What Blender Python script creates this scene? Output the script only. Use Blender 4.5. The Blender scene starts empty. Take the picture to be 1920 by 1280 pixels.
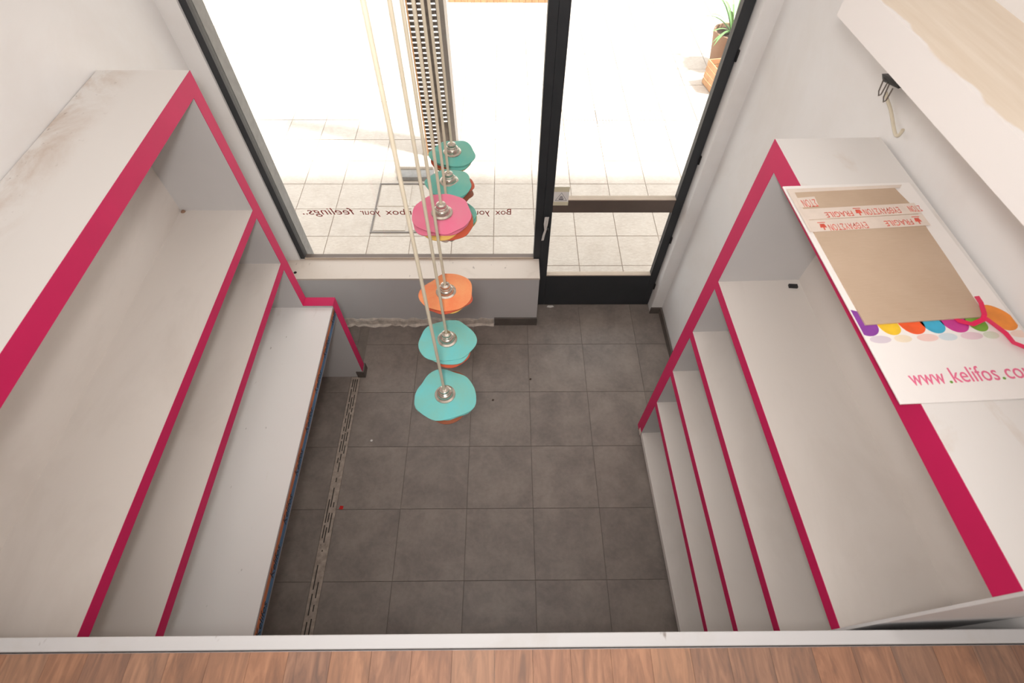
import bpy, math, random
from mathutils import Vector, Matrix

S = bpy.context.scene
COL = S.collection
random.seed(7)

# ------------------------------------------------------------------ camera
CAM = Vector((-0.6252, -2.3935, 3.5086))
RIGHT = Vector((0.99994388, -0.00828613, 0.00660177))
DOWN = Vector((-0.00306909, -0.82296954, -0.56807721))
FWD = Vector((0.01014022, 0.56802506, -0.82294879))
cd = bpy.data.cameras.new('camera')
cd.sensor_fit = 'HORIZONTAL'
cd.sensor_width = 36.0
cd.lens = 959.926 / 1920 * 36.0
cd.clip_start = 0.05
cd.clip_end = 200
cd.dof.use_dof = True
cd.dof.focus_distance = 3.0
cd.dof.aperture_fstop = 4.0
cam = bpy.data.objects.new('camera', cd)
COL.objects.link(cam)
cam.matrix_world = Matrix(((RIGHT.x, -DOWN.x, -FWD.x, CAM.x),
                           (RIGHT.y, -DOWN.y, -FWD.y, CAM.y),
                           (RIGHT.z, -DOWN.z, -FWD.z, CAM.z),
                           (0, 0, 0, 1)))
S.camera = cam

# ------------------------------------------------------------------ world, light, exposure
SKY = 2.5
SUN = 9.0
FLASH = 11.9
FILL_W = 12.4
w = bpy.data.worlds.new('overcast_sky')
S.world = w
w.use_nodes = True
w.node_tree.nodes['Background'].inputs[0].default_value = (0.97, 0.985, 1.0, 1)
w.node_tree.nodes['Background'].inputs[1].default_value = SKY

# hazy sun from behind the building and along the street; the added overhang shades the slabs nearest the shop
sd_ = bpy.data.lights.new('sun', 'SUN')
sd_.energy = SUN
sd_.angle = math.radians(6)
sd_.color = (1.0, 0.98, 0.95)
sun = bpy.data.objects.new('sun', sd_)
COL.objects.link(sun)
sun.rotation_euler = Vector((0.50, -0.14, 0.85)).to_track_quat('Z', 'Y').to_euler()

# the photographer's flash, a hand's width above the lens
fl = bpy.data.lights.new('camera_flash', 'SPOT')
fl.shadow_soft_size = 0.10
fl.spot_size = math.radians(140)
fl.spot_blend = 1.0
fl.energy = FLASH * 10
fl.color = (1.0, 0.972, 0.95)
flo = bpy.data.objects.new('camera_flash', fl)
COL.objects.link(flo)
fpos = CAM + Vector((-0.09, -0.03, 0.20))
aim = Vector((0.03, 0.78, -0.62)).normalized()
flo.matrix_world = Matrix.Translation(fpos) @ aim.to_track_quat('-Z', 'Y').to_matrix().to_4x4()

# unseen fill lights added below the ceiling to brighten the well and upper floor
for i, (lx, ly, lw_) in enumerate(((-0.8, -0.75, 1.0), (-0.3, -3.4, 1.6))):
    al = bpy.data.lights.new('fill_light', 'AREA')
    al.shape = 'RECTANGLE'
    al.size = 2.0
    al.size_y = 1.6
    al.energy = FILL_W * lw_
    al.color = (1.0, 0.972, 0.95)
    ao = bpy.data.objects.new('fill_light', al)
    ao.location = (lx, ly, 4.42)
    COL.objects.link(ao)

S.view_settings.view_transform = 'Standard'
S.view_settings.look = 'None'
S.view_settings.exposure = 0.0
S.view_settings.gamma = 1.0
S.view_settings.use_curve_mapping = False


# ------------------------------------------------------------------ helpers
def lin(r, g, b):
    f = lambda c: (c / 255 / 12.92) if c / 255 <= 0.04045 else ((c / 255 + 0.055) / 1.055) ** 2.4
    return (f(r), f(g), f(b), 1.0)


class NT:
    def __init__(s, name):
        s.m = bpy.data.materials.new(name)
        s.m.use_nodes = True
        s.t = s.m.node_tree
        s.b = s.t.nodes['Principled BSDF']

    def n(s, kind, **kw):
        x = s.t.nodes.new(kind)
        for k, v in kw.items():
            if k.startswith('i_'):
                x.inputs[k[2:].replace('_', ' ')].default_value = v
            else:
                setattr(x, k, v)
        return x

    def l(s, a, b):
        s.t.links.new(a, b)

    def coord(s, kind='Object', scale=(1, 1, 1), rnd=False):
        tc = s.n('ShaderNodeTexCoord')
        mp = s.n('ShaderNodeMapping')
        mp.inputs['Scale'].default_value = scale
        s.l(tc.outputs[kind], mp.inputs['Vector'])
        if rnd:
            oi = s.n('ShaderNodeObjectInfo')
            mu = s.n('ShaderNodeMath', operation='MULTIPLY')
            mu.inputs[1].default_value = 37.0
            s.l(oi.outputs['Random'], mu.inputs[0])
            s.l(mu.outputs[0], mp.inputs['Location'])
        return mp.outputs[0]

    def noise(s, vec, scale, detail=4.0, rough=0.55, dist=0.0):
        x = s.n('ShaderNodeTexNoise')
        x.inputs['Scale'].default_value = scale
        x.inputs['Detail'].default_value = detail
        x.inputs['Roughness'].default_value = rough
        x.inputs['Distortion'].default_value = dist
        s.l(vec, x.inputs['Vector'])
        return x.outputs[0]

    def ramp(s, fac, stops, interp='LINEAR'):
        r = s.n('ShaderNodeValToRGB')
        r.color_ramp.interpolation = interp
        e = r.color_ramp.elements
        e[0].position, e[0].color = stops[0]
        e[1].position, e[1].color = stops[-1]
        for p, c in stops[1:-1]:
            k = e.new(p)
            k.color = c
        s.l(fac, r.inputs[0])
        return r.outputs[0]

    def mix(s, fac, a, b, mode='MIX'):
        x = s.n('ShaderNodeMix', data_type='RGBA', blend_type=mode)
        for sock, v in ((x.inputs[0], fac), (x.inputs[6], a), (x.inputs[7], b)):
            if hasattr(v, 'is_linked') or hasattr(v, 'links'):
                s.l(v, sock)
            else:
                sock.default_value = v
        return x.outputs[2]

    def bump(s, h, strength=0.1, dist=0.01):
        x = s.n('ShaderNodeBump')
        x.inputs['Strength'].default_value = strength
        x.inputs['Distance'].default_value = dist
        s.l(h, x.inputs['Height'])
        s.l(x.outputs[0], s.b.inputs['Normal'])

    def col(s, v):
        if hasattr(v, 'links'):
            s.l(v, s.b.inputs['Base Color'])
        else:
            s.b.inputs['Base Color'].default_value = v


def plain(name, c, rough=0.5, metal=0.0, var=0.06, scale=9.0, bump=0.0):
    t = NT(name)
    v = t.coord('Object')
    f = t.noise(v, scale)
    a = tuple(max(0, x * (1 - var)) for x in c[:3]) + (1,)
    b = tuple(min(1, x * (1 + var)) for x in c[:3]) + (1,)
    t.col(t.ramp(f, [(0.3, a), (0.7, b)]))
    t.b.inputs['Roughness'].default_value = rough
    t.b.inputs['Metallic'].default_value = metal
    if bump:
        t.bump(t.noise(v, scale * 12, 2.0), bump, 0.004)
    return t.m


def stained(name, base, stain, lo=0.62, hi=0.78, sc=(1, 1, 1), scale=2.2, rough=0.5, spots=True):
    """painted or laminated board with irregular grime patches and small marks"""
    t = NT(name)
    v = t.coord('Object', sc)
    f = t.noise(v, scale, 6.0, 0.62, 0.4)
    g = t.ramp(f, [(lo, (0, 0, 0, 1)), (hi, (1, 1, 1, 1))])
    c = t.mix(g, base, stain)
    if spots:
        f2 = t.noise(t.coord('Object', (1, 0.35, 1)), 42.0, 2.0, 0.5)
        g2 = t.ramp(f2, [(0.73, (0, 0, 0, 1)), (0.80, (0.7, 0.7, 0.7, 1))])
        c = t.mix(g2, c, lin(120, 104, 95))
    t.col(c)
    t.b.inputs['Roughness'].default_value = rough
    t.bump(t.noise(v, 60.0, 2.0), 0.03, 0.003)
    return t.m


M = {}
M['wall'] = stained('wall_paint', lin(234, 231, 229), lin(226, 220, 215), 0.45, 0.75, scale=1.3, rough=0.75, spots=False)
M['ceiling'] = plain('ceiling_paint', lin(238, 234, 230), 0.8, var=0.02, scale=2)
M['laminate'] = stained('white_laminate', lin(224, 216, 209), lin(213, 204, 196), 0.5, 0.72, (1, 0.5, 1), 2.4, 0.45, False)
M['laminate_top'] = stained('dusty_white_laminate', lin(230, 226, 222), lin(210, 194, 178), 0.56, 0.74, (1.6, 0.6, 1), 2.6, 0.5, False)
M['laminate_bench'] = stained('scuffed_white_laminate', lin(238, 234, 231), lin(216, 206, 197), 0.62, 0.75, (1.6, 0.4, 1), 3.0, 0.4, True)
def worn_top():
    t = NT('dusty_left_top')
    v = t.coord('Object', (1.4, 0.9, 1))
    tc = t.n('ShaderNodeTexCoord')
    sp = t.n('ShaderNodeSeparateXYZ')
    t.l(tc.outputs['Object'], sp.inputs[0])
    edge = t.ramp(sp.outputs[0], [(0.0, (1, 1, 1, 1)), (0.20, (0, 0, 0, 1))])
    f = t.noise(v, 3.4, 7.0, 0.66, 0.5)
    g = t.ramp(f, [(0.44, (0, 0, 0, 1)), (0.66, (1, 1, 1, 1))])
    mk = t.mix(1.0, g, edge, 'MULTIPLY')
    c = t.mix(mk, lin(229, 224, 219), lin(192, 168, 148))
    f2 = t.noise(v, 26.0, 3.0, 0.6)
    g2 = t.mix(1.0, t.ramp(f2, [(0.64, (0, 0, 0, 1)), (0.72, (0.6, 0.6, 0.6, 1))]), edge, 'MULTIPLY')
    t.col(t.mix(g2, c, lin(124, 98, 80)))
    t.b.inputs['Roughness'].default_value = 0.5
    return t.m


M['left_top'] = worn_top()
M['panel_grey'] = plain('pale_grey_laminate', lin(207, 204, 203), 0.5, var=0.02, scale=3)
M['pink'] = plain('magenta_laminate', (0.60, 0.008, 0.100, 1), 0.6, var=0.05, scale=5)
M['sill'] = stained('cream_sill', lin(220, 207, 195), lin(204, 190, 177), 0.6, 0.78, scale=5, rough=0.45)
M['anthracite'] = plain('anthracite_aluminium', lin(46, 48, 51), 0.5, 0.0, 0.08, 6)
M['bronze'] = plain('bronze_grey_aluminium', lin(112, 98, 90), 0.4, 0.3, 0.06, 6)
M['gasket'] = plain('beige_gasket', lin(196, 178, 160), 0.6)
M['black'] = plain('black_plastic', lin(24, 24, 25), 0.35)
M['concrete'] = plain('grey_render', lin(146, 143, 140), 0.85, var=0.12, scale=20, bump=0.2)
M['grout'] = plain('grey_grout', lin(118, 108, 100), 0.9, var=0.15, scale=14)
M['mortar'] = plain('grey_mortar', lin(164, 149, 137), 0.9, var=0.25, scale=30, bump=0.4)
M['slot'] = plain('dark_slot', lin(58, 52, 48), 0.9)
M['plaster'] = plain('bare_plaster', lin(208, 196, 184), 0.95, var=0.22, scale=26, bump=0.5)
M['base_tile'] = plain('dark_grey_skirting_tile', lin(96, 88, 82), 0.6, var=0.15, scale=12)
M['cream_cord'] = plain('cream_cable', lin(214, 203, 180), 0.5)
M['chrome'] = plain('satin_chrome', lin(200, 190, 178), 0.22, 0.85, 0.04, 20)
M['trimwhite'] = stained('white_edge_trim', lin(216, 215, 215), lin(208, 204, 200), 0.55, 0.75, scale=4, rough=0.75)
M['trimwhite'].node_tree.nodes['Principled BSDF'].inputs['Specular IOR Level'].default_value = 0.2
M['paper'] = plain('white_card', lin(243, 238, 234), 0.45, var=0.03, scale=5)
M['vinyl'] = plain('dark_red_vinyl', lin(168, 48, 42), 0.5)
M['pinktext'] = plain('pink_print', lin(232, 112, 148), 0.5)
M['greentext'] = plain('green_print', lin(110, 160, 60), 0.5)
M['redprint'] = plain('red_print', lin(222, 92, 74), 0.5, var=0.2, scale=60)
M['tape'] = plain('milky_packing_tape', lin(229, 214, 201), 0.25, var=0.04, scale=20)
M['ribbon'] = plain('pink_satin_ribbon', lin(232, 36, 92), 0.3)
M['wood'] = plain('weathered_timber', lin(196, 150, 110), 0.7, var=0.2, scale=10)
M['steel'] = plain('grey_steel', lin(120, 112, 106), 0.45, 0.3, 0.1, 8)
M['grate'] = plain('pale_galvanised_grate', lin(196, 190, 184), 0.5, 0.2)
M['louvre'] = plain('pale_louvre', lin(225, 222, 218), 0.4)
M['dark_glass'] = plain('dark_recess', lin(96, 86, 78), 0.3, var=0.4, scale=18)
M['leaf'] = plain('green_leaf', lin(104, 138, 82), 0.45, var=0.25, scale=6)
M['terracotta'] = plain('brown_planter', lin(150, 118, 96), 0.8)
M['soil'] = plain('soil', lin(70, 55, 45), 0.95)
M['inklight'] = plain('grey_ink', lin(120, 116, 120), 0.6)
M['yellowtape'] = plain('yellowed_tape', lin(226, 218, 190), 0.3)
M['red_scrap'] = plain('red_plastic', lin(190, 30, 26), 0.4)
M['chip'] = plain('white_chip', lin(225, 220, 214), 0.6)
M['orange_band'] = plain('orange_sticker', lin(190, 110, 70), 0.4, var=0.25, scale=5)
M['blue_band'] = plain('blue_sticker', lin(72, 110, 146), 0.4, var=0.25, scale=5)
M['grey_band'] = plain('grey_sticker', lin(150, 140, 140), 0.4)
M['ink'] = plain('black_ink', lin(40, 34, 40), 0.5)


def cardboard_mat():
    t = NT('brown_cardboard')
    v = t.coord('Object', (1, 1, 1))
    f = t.noise(v, 3.5, 5.0)
    fib = t.noise(t.coord('Object', (6, 80, 6)), 4.0, 3.0)
    c = t.mix(0.12, t.ramp(f, [(0.3, lin(188, 163, 139)), (0.7, lin(204, 181, 158))]),
              t.ramp(fib, [(0.3, lin(186, 160, 134)), (0.7, lin(216, 192, 168))]))
    t.col(c)
    t.b.inputs['Roughness'].default_value = 0.75
    return t.m


def tile_mat(name, a, b, c3, rough):
    t = NT(name)
    v = t.coord('Object', (1, 1, 1), True)
    f = t.noise(v, 5.0, 7.0, 0.62, 0.3)
    f2 = t.noise(v, 38.0, 3.0, 0.6)
    k = t.ramp(f, [(0.28, a), (0.5, b), (0.74, c3)])
    k = t.mix(0.22, k, t.ramp(f2, [(0.3, a), (0.7, c3)]))
    oi = t.n('ShaderNodeObjectInfo')
    hs = t.n('ShaderNodeHueSaturation')
    mr = t.n('ShaderNodeMapRange')
    mr.inputs[3].default_value = 0.94
    mr.inputs[4].default_value = 1.06
    t.l(oi.outputs['Random'], mr.inputs[0])
    t.l(mr.outputs[0], hs.inputs['Value'])
    t.l(k, hs.inputs['Color'])
    t.col(hs.outputs[0])
    t.b.inputs['Roughness'].default_value = rough
    t.bump(f2, 0.05, 0.003)
    return t.m


def slab_mat():
    t = NT('pale_stone_slab')
    v = t.coord('Object', (1, 1, 1), True)
    f = t.noise(v, 6.0, 6.0)
    st = t.noise(t.coord('Object', (9, 26, 9), True), 3.0, 4.0, 0.6, 0.6)
    k = t.mix(0.4, t.ramp(f, [(0.3, lin(194, 181, 168)), (0.7, lin(210, 199, 187))]),
              t.ramp(st, [(0.35, lin(182, 167, 154)), (0.7, lin(222, 213, 203))]))
    t.col(k)
    t.b.inputs['Roughness'].default_value = 0.6
    t.bump(st, 0.35, 0.006)
    return t.m


def plank_mat():
    t = NT('merbau_laminate')
    oi = t.n('ShaderNodeObjectInfo')
    base = t.ramp(oi.outputs['Random'], [(0.0, lin(158, 124, 104)), (0.2, lin(186, 138, 110)), (0.4, lin(138, 118, 109)),
                                         (0.55, lin(200, 156, 126)), (0.75, lin(168, 124, 102)), (1.0, lin(150, 129, 116))])
    v = t.coord('Object', (14, 2.2, 14), True)
    f = t.noise(v, 3.0, 6.0, 0.6, 1.0)
    k = t.mix(0.5, base, t.ramp(f, [(0.32, lin(98, 80, 74)), (0.5, lin(160, 118, 94)), (0.68, lin(204, 154, 122))]))
    t.col(k)
    t.b.inputs['Roughness'].default_value = 0.5
    t.b.inputs['Specular IOR Level'].default_value = 0.3
    return t.m


def soffit_mat():
    """white paint whose ragged brush edge stops short of the wall, bare beige board behind"""
    t = NT('half_painted_board')
    tc = t.n('ShaderNodeTexCoord')
    sp = t.n('ShaderNodeSeparateXYZ')
    t.l(tc.outputs['Object'], sp.inputs[0])
    v = t.coord('Object', (1, 1, 1))
    nz = t.noise(v, 7.0, 3.0, 0.5)
    mu = t.n('ShaderNodeMath', operation='MULTIPLY_ADD')
    mu.inputs[1].default_value = 0.07
    mu.inputs[2].default_value = -0.035
    t.l(nz, mu.inputs[0])
    ad = t.n('ShaderNodeMath', operation='ADD')
    t.l(sp.outputs[0], ad.inputs[0])
    t.l(mu.outputs[0], ad.inputs[1])
    fac0 = t.ramp(ad.outputs[0], [(0.004, (0, 0, 0, 1)), (0.012, (1, 1, 1, 1))])
    top = t.ramp(sp.outputs[2], [(0.100, (0, 0, 0, 1)), (0.1045, (1, 1, 1, 1))])
    fac = t.mix(1.0, fac0, top, 'MULTIPLY')
    st = t.noise(t.coord('Object', (9, 0.8, 9)), 4.0, 4.0)
    beige = t.ramp(st, [(0.3, lin(222, 204, 182)), (0.7, lin(232, 217, 198))])
    t.col(t.mix(fac, lin(238, 232, 228), beige))
    t.b.inputs['Roughness'].default_value = 0.7
    return t.m


def glass_mat():
    t = NT('clear_glass')
    tr = t.n('ShaderNodeBsdfTransparent')
    tr.inputs[0].default_value = (0.96, 0.975, 0.97, 1)
    gl = t.n('ShaderNodeBsdfGlossy')
    gl.inputs['Roughness'].default_value = 0.02
    lw = t.n('ShaderNodeLayerWeight')
    lw.inputs[0].default_value = 0.5
    pw = t.n('ShaderNodeMath', operation='POWER')
    pw.inputs[1].default_value = 5.0
    t.l(lw.outputs['Facing'], pw.inputs[0])
    fr = t.n('ShaderNodeMath', operation='MULTIPLY_ADD')
    fr.inputs[1].default_value = 0.92
    fr.inputs[2].default_value = 0.035
    t.l(pw.outputs[0], fr.inputs[0])
    mx = t.n('ShaderNodeMixShader')
    t.l(fr.outputs[0], mx.inputs[0])
    t.l(tr.outputs[0], mx.inputs[1])
    t.l(gl.outputs[0], mx.inputs[2])
    t.l(mx.outputs[0], t.t.nodes['Material Output'].inputs[0])
    t.t.nodes.remove(t.b)
    return t.m


def felt(name, c, c2=None):
    t = NT(name)
    v = t.coord('Object', (1, 1, 1))
    f = t.noise(v, 7.0, 4.0, 0.6, 0.5)
    c2 = c2 or tuple(x * 0.8 for x in c[:3]) + (1,)
    fz = t.noise(v, 160.0, 2.0)
    t.col(t.mix(0.2, t.ramp(f, [(0.35, c2), (0.65, c)]), t.ramp(fz, [(0.3, c2), (0.7, c)])))
    t.b.inputs['Roughness'].default_value = 0.85
    t.b.inputs['Sheen Weight'].default_value = 0.2
    t.bump(fz, 0.15, 0.002)
    return t.m


M['card'] = cardboard_mat()
M['floor_tile'] = tile_mat('dark_porcelain_tile', lin(110, 100, 94), lin(130, 119, 112), lin(150, 138, 129), 0.45)
M['slab'] = slab_mat()
M['plank'] = plank_mat()
M['soffit'] = soffit_mat()
M['glass'] = glass_mat()
M['f_teal'] = felt('teal_felt', lin(112, 200, 200), lin(128, 190, 178))
M['f_green'] = felt('sea_green_felt', lin(96, 178, 166), lin(122, 182, 162))
M['f_orange'] = felt('orange_felt', lin(238, 132, 84), lin(242, 164, 110))
M['f_yellow'] = felt('yellow_felt', lin(238, 196, 106))
M['f_pink'] = felt('pink_felt', lin(228, 112, 144), lin(222, 130, 150))
M['f_brown'] = felt('brown_felt', lin(150, 84, 56))
M['f_red'] = felt('rust_red_felt', lin(206, 92, 60))


class MB:
    def __init__(s):
        s.v, s.f = [], []

    def add(s, vs, fs):
        o = len(s.v)
        s.v += [tuple(p) for p in vs]
        s.f += [tuple(i + o for i in q) for q in fs]
        return s

    def box(s, x0, x1, y0, y1, z0, z1):
        return s.add([(x0, y0, z0), (x1, y0, z0), (x1, y1, z0), (x0, y1, z0), (x0, y0, z1), (x1, y0, z1), (x1, y1, z1), (x0, y1, z1)],
                     [(0, 3, 2, 1), (4, 5, 6, 7), (0, 1, 5, 4), (1, 2, 6, 5), (2, 3, 7, 6), (3, 0, 4, 7)])

    def prism(s, pts, z0, z1):
        """outline in plan (counter-clockwise) between two heights"""
        n = len(pts)
        vs = [(x, y, z0) for x, y in pts] + [(x, y, z1) for x, y in pts]
        fs = [tuple(range(n - 1, -1, -1)), tuple(range(n, 2 * n))]
        fs += [(i, (i + 1) % n, n + (i + 1) % n, n + i) for i in range(n)]
        return s.add(vs, fs)

    def lathe(s, prof, n=24, c=(0, 0, 0)):
        vs, fs = [], []
        for r, z in prof:
            for k in range(n):
                a = 2 * math.pi * k / n
                vs.append((c[0] + r * math.cos(a), c[1] + r * math.sin(a), c[2] + z))
        for i in range(len(prof) - 1):
            for k in range(n):
                k2 = (k + 1) % n
                fs.append((i * n + k, i * n + k2, (i + 1) * n + k2, (i + 1) * n + k))
        fs.append(tuple(range(n - 1, -1, -1)))
        fs.append(tuple((len(prof) - 1) * n + k for k in range(n)))
        return s.add(vs, fs)

    def tube(s, pts, r, n=10):
        pts = [Vector(p) for p in pts]
        vs, fs = [], []
        up = Vector((0.31, 0.57, 0.76)).normalized()
        for i, p in enumerate(pts):
            d = (pts[min(i + 1, len(pts) - 1)] - pts[max(i - 1, 0)]).normalized()
            a = d.cross(up).normalized()
            b = d.cross(a)
            rr = r[i] if isinstance(r, (list, tuple)) else r
            for k in range(n):
                t = 2 * math.pi * k / n
                vs.append(p + a * (rr * math.cos(t)) + b * (rr * math.sin(t)))
        for i in range(len(pts) - 1):
            for k in range(n):
                k2 = (k + 1) % n
                fs.append((i * n + k, i * n + k2, (i + 1) * n + k2, (i + 1) * n + k))
        fs.append(tuple(range(n - 1, -1, -1)))
        fs.append(tuple((len(pts) - 1) * n + k for k in range(n)))
        return s.add(vs, fs)

    def ribbon(s, pts, wdir, wd, th=0.0006):
        """flat band along pts, width wd along wdir (one per point or one for all)"""
        vs, fs = [], []
        for i, p in enumerate(pts):
            p = Vector(p)
            d = Vector(wdir[i] if isinstance(wdir, list) else wdir).normalized()
            q = Vector(pts[min(i + 1, len(pts) - 1)]) - Vector(pts[max(i - 1, 0)])
            nn = q.cross(d).normalized() * th
            vs += [p - d * wd / 2 - nn, p + d * wd / 2 - nn, p + d * wd / 2 + nn, p - d * wd / 2 + nn]
        n = len(pts)
        for i in range(n - 1):
            for k in range(4):
                k2 = (k + 1) % 4
                fs.append((i * 4 + k, i * 4 + k2, (i + 1) * 4 + k2, (i + 1) * 4 + k))
        fs += [(3, 2, 1, 0), (4 * n - 4, 4 * n - 3, 4 * n - 2, 4 * n - 1)]
        return s.add(vs, fs)

    def mesh(s, name, smooth=False):
        me = bpy.data.meshes.new(name)
        me.from_pydata(s.v, [], s.f)
        me.update()
        if smooth:
            for p in me.polygons:
                p.use_smooth = True
            me.set_sharp_from_angle(angle=math.radians(40))
        return me

    def build(s, name, mat, parent=None, loc=(0, 0, 0), rotz=0.0, smooth=False, bevel=0.0):
        return link(name, s.mesh(name, smooth), mat, parent, loc, rotz, bevel)


def smooth_path(pts, it=2):
    for _ in range(it):
        out = [pts[0]]
        for a, b in zip(pts[:-1], pts[1:]):
            out.append(tuple(0.75 * x + 0.25 * y for x, y in zip(a, b)))
            out.append(tuple(0.25 * x + 0.75 * y for x, y in zip(a, b)))
        pts = out + [pts[-1]]
    return pts


def link(name, me, mat, parent=None, loc=(0, 0, 0), rotz=0.0, bevel=0.0):
    if mat and not me.materials:
        me.materials.append(M[mat])
    o = bpy.data.objects.new(name, me)
    COL.objects.link(o)
    o.parent = parent
    o.location = loc
    o.rotation_euler = (0, 0, rotz)
    if bevel:
        b = o.modifiers.new('bevel', 'BEVEL')
        b.width = bevel
        b.segments = 2
        b.limit_method = 'ANGLE'
    return o


def empty(name, loc=(0, 0, 0), rotz=0.0):
    o = bpy.data.objects.new(name, None)
    o.empty_display_size = 0.1
    COL.objects.link(o)
    o.location = loc
    o.rotation_euler = (0, 0, rotz)
    return o


def tag(o, label, cat, group=None):
    o['label'] = label
    o['category'] = cat
    if group:
        o['group'] = group
    return o


def struct(o, label=None):
    o['kind'] = 'structure'
    if label:
        o['label'] = label
    return o


def B(x0, x1, y0, y1, z0, z1):
    return MB().box(x0, x1, y0, y1, z0, z1)


_dg = None


def text(name, body, size, mat, parent, matrix, width=None, shear=0.0, th=0.0004, spacing=1.0):
    """flat lettering as a mesh; matrix maps text plane (x right, y up) to the parent's space; width fits the line"""
    c = bpy.data.curves.new(name, 'FONT')
    c.body = body
    c.size = size
    c.shear = shear
    c.extrude = th
    c.space_character = spacing
    c.resolution_u = 3
    t = bpy.data.objects.new(name + '_tmp', c)
    COL.objects.link(t)
    dg = bpy.context.evaluated_depsgraph_get()
    me = bpy.data.meshes.new_from_object(t.evaluated_get(dg))
    bpy.data.objects.remove(t)
    xs = [v.co.x for v in me.vertices]
    if xs:
        x0, x1 = min(xs), max(xs)
        k = (width / (x1 - x0)) if width else 1.0
        for v in me.vertices:
            v.co.x = (v.co.x - x0) * k
    me.transform(matrix)
    me.name = name
    me.materials.clear()
    return link(name, me, mat, parent)


def frame3(origin, xdir, ydir):
    x = Vector(xdir).normalized()
    y = Vector(ydir).normalized()
    z = x.cross(y)
    o = Vector(origin)
    return Matrix(((x.x, y.x, z.x, o.x), (x.y, y.y, z.y, o.y), (x.z, y.z, z.z, o.z), (0, 0, 0, 1)))


# ------------------------------------------------------------------ the room
XL = -2.335                                   # left wall
YB = -4.6                                     # back wall
ZC = 4.5                                      # ceiling
MZ = 1.96                                     # upper floor level
ME = -2.2595                                  # edge of the upper floor


def xr(y):                                    # right wall, slightly out of square
    return 0.702 + (0.41 - y) * 0.02325


floor = struct(MB().prism([(XL - 0.3, YB - 0.2), (1.1, YB - 0.2), (1.1, 0.46), (XL - 0.3, 0.46)], -0.15, -0.004).build('floor', 'grout'),
               'dark grey square porcelain floor tiles of the shop')
T = 0.45
cols = [(-1.35 + i * T, -0.90 + i * T) for i in range(4)]
cols += [(-1.785, -1.35), (-2.335, -1.858), (0.45, None)]
ys = [0.42, 0.0] + [-T * i for i in range(1, 11)] + [YB]
shared = {}
for r in range(len(ys) - 1):
    y1, y0 = ys[r], ys[r + 1]
    for a, b in cols:
        g = 0.0019
        if b is None:
            m = MB().prism([(a + g, y0 + g), (xr(y0), y0 + g), (xr(y1), y1 - g), (a + g, y1 - g)], -0.02, 0.0)
            m.build('floor_tile', 'floor_tile', floor)
            continue
        key = (round(b - a, 3), round(y1 - y0, 3))
        if key not in shared:
            hx, hy = (b - a) / 2 - g, (y1 - y0) / 2 - g
            shared[key] = B(-hx, hx, -hy, hy, -0.02, 0).mesh('floor_tile')
        o = link('floor_tile', shared[key], 'floor_tile', floor, ((a + b) / 2, (y0 + y1) / 2, 0))
        o.rotation_euler = (0, 0, 0)

# mortar strip with old track slots running along the bench
strip = B(-1.856, -1.787, YB, -0.31, -0.02, -0.0008).build('mortar_strip', 'mortar', floor)
for k, (dx, y0, y1) in enumerate([(-1.838, -1.02, -0.33), (-1.822, -1.16, -0.33), (-1.806, -0.95, -0.33), (-1.826, -1.62, -1.20), (-1.842, -1.58, -1.28),
                                  (-1.808, -1.52, -1.30), (-1.836, -2.2, -1.70), (-1.812, -2.1, -1.80)]):
    y = y1
    while y > y0:
        ln = random.uniform(0.03, 0.16)
        B(dx - 0.0035, dx + 0.0035, max(y0, y - ln), y, -0.01, -0.0002).build('track_slot', 'slot', strip)
        y -= ln + random.uniform(0.01, 0.05)

struct(B(XL - 0.2, XL, YB, 0.62, -0.15, ZC).build('wall_left', 'wall'), 'white painted wall behind the left shelving')
struct(MB().prism([(xr(YB), YB), (1.15, YB), (1.15, 0.62), (xr(0.41), 0.62)], -0.15, ZC).build('wall_right', 'wall'), 'white painted wall behind the right shelving')
struct(B(XL - 0.2, 1.15, YB - 0.2, YB, -0.15, ZC).build('wall_back', 'wall'), 'white wall behind the upper floor')
struct(B(XL - 0.2, 1.15, YB - 0.2, 0.62, ZC, ZC + 0.15).build('ceiling', 'ceiling'), 'white ceiling high above the well')

wf = struct(empty('wall_front', (0, 0.41, 0)), 'white painted shopfront wall around window and door')
B(XL, -2.228, -0.012, 0.06, 0, ZC).build('jamb', 'wall', wf)
B(XL - 0.2, -2.19, 0.06, 0.16, -0.15, ZC).build('pier', 'concrete', wf)
B(0.616, 0.80, -0.08, 0.20, -0.15, ZC).build('jamb', 'wall', wf, bevel=0.008)
B(-7.0, 7.0, 0.0, 0.20, 2.72, 7.0).build('upper_wall', 'wall', wf)
B(-7.0, XL - 0.2, 0.0, 0.20, -0.15, 2.72).build('street_wall', 'wall', wf)
B(0.80, 7.0, 0.0, 0.20, -0.15, 2.72).build('street_wall', 'wall', wf)
B(XL, -0.375, -0.20, 0.06, -0.1, 0.568).build('sill_wall', 'panel_grey', wf)
sill = B(XL, -0.372, -0.204, 0.0, 0.566, 0.584).build('window_sill', 'sill', wf, bevel=0.002)
MB().lathe([(0.009, 0), (0.012, 0.0015), (0.011, 0.004)], 12).build('rubber_plug', 'black', wf, (-2.236, -0.142, 0.584))
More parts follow.
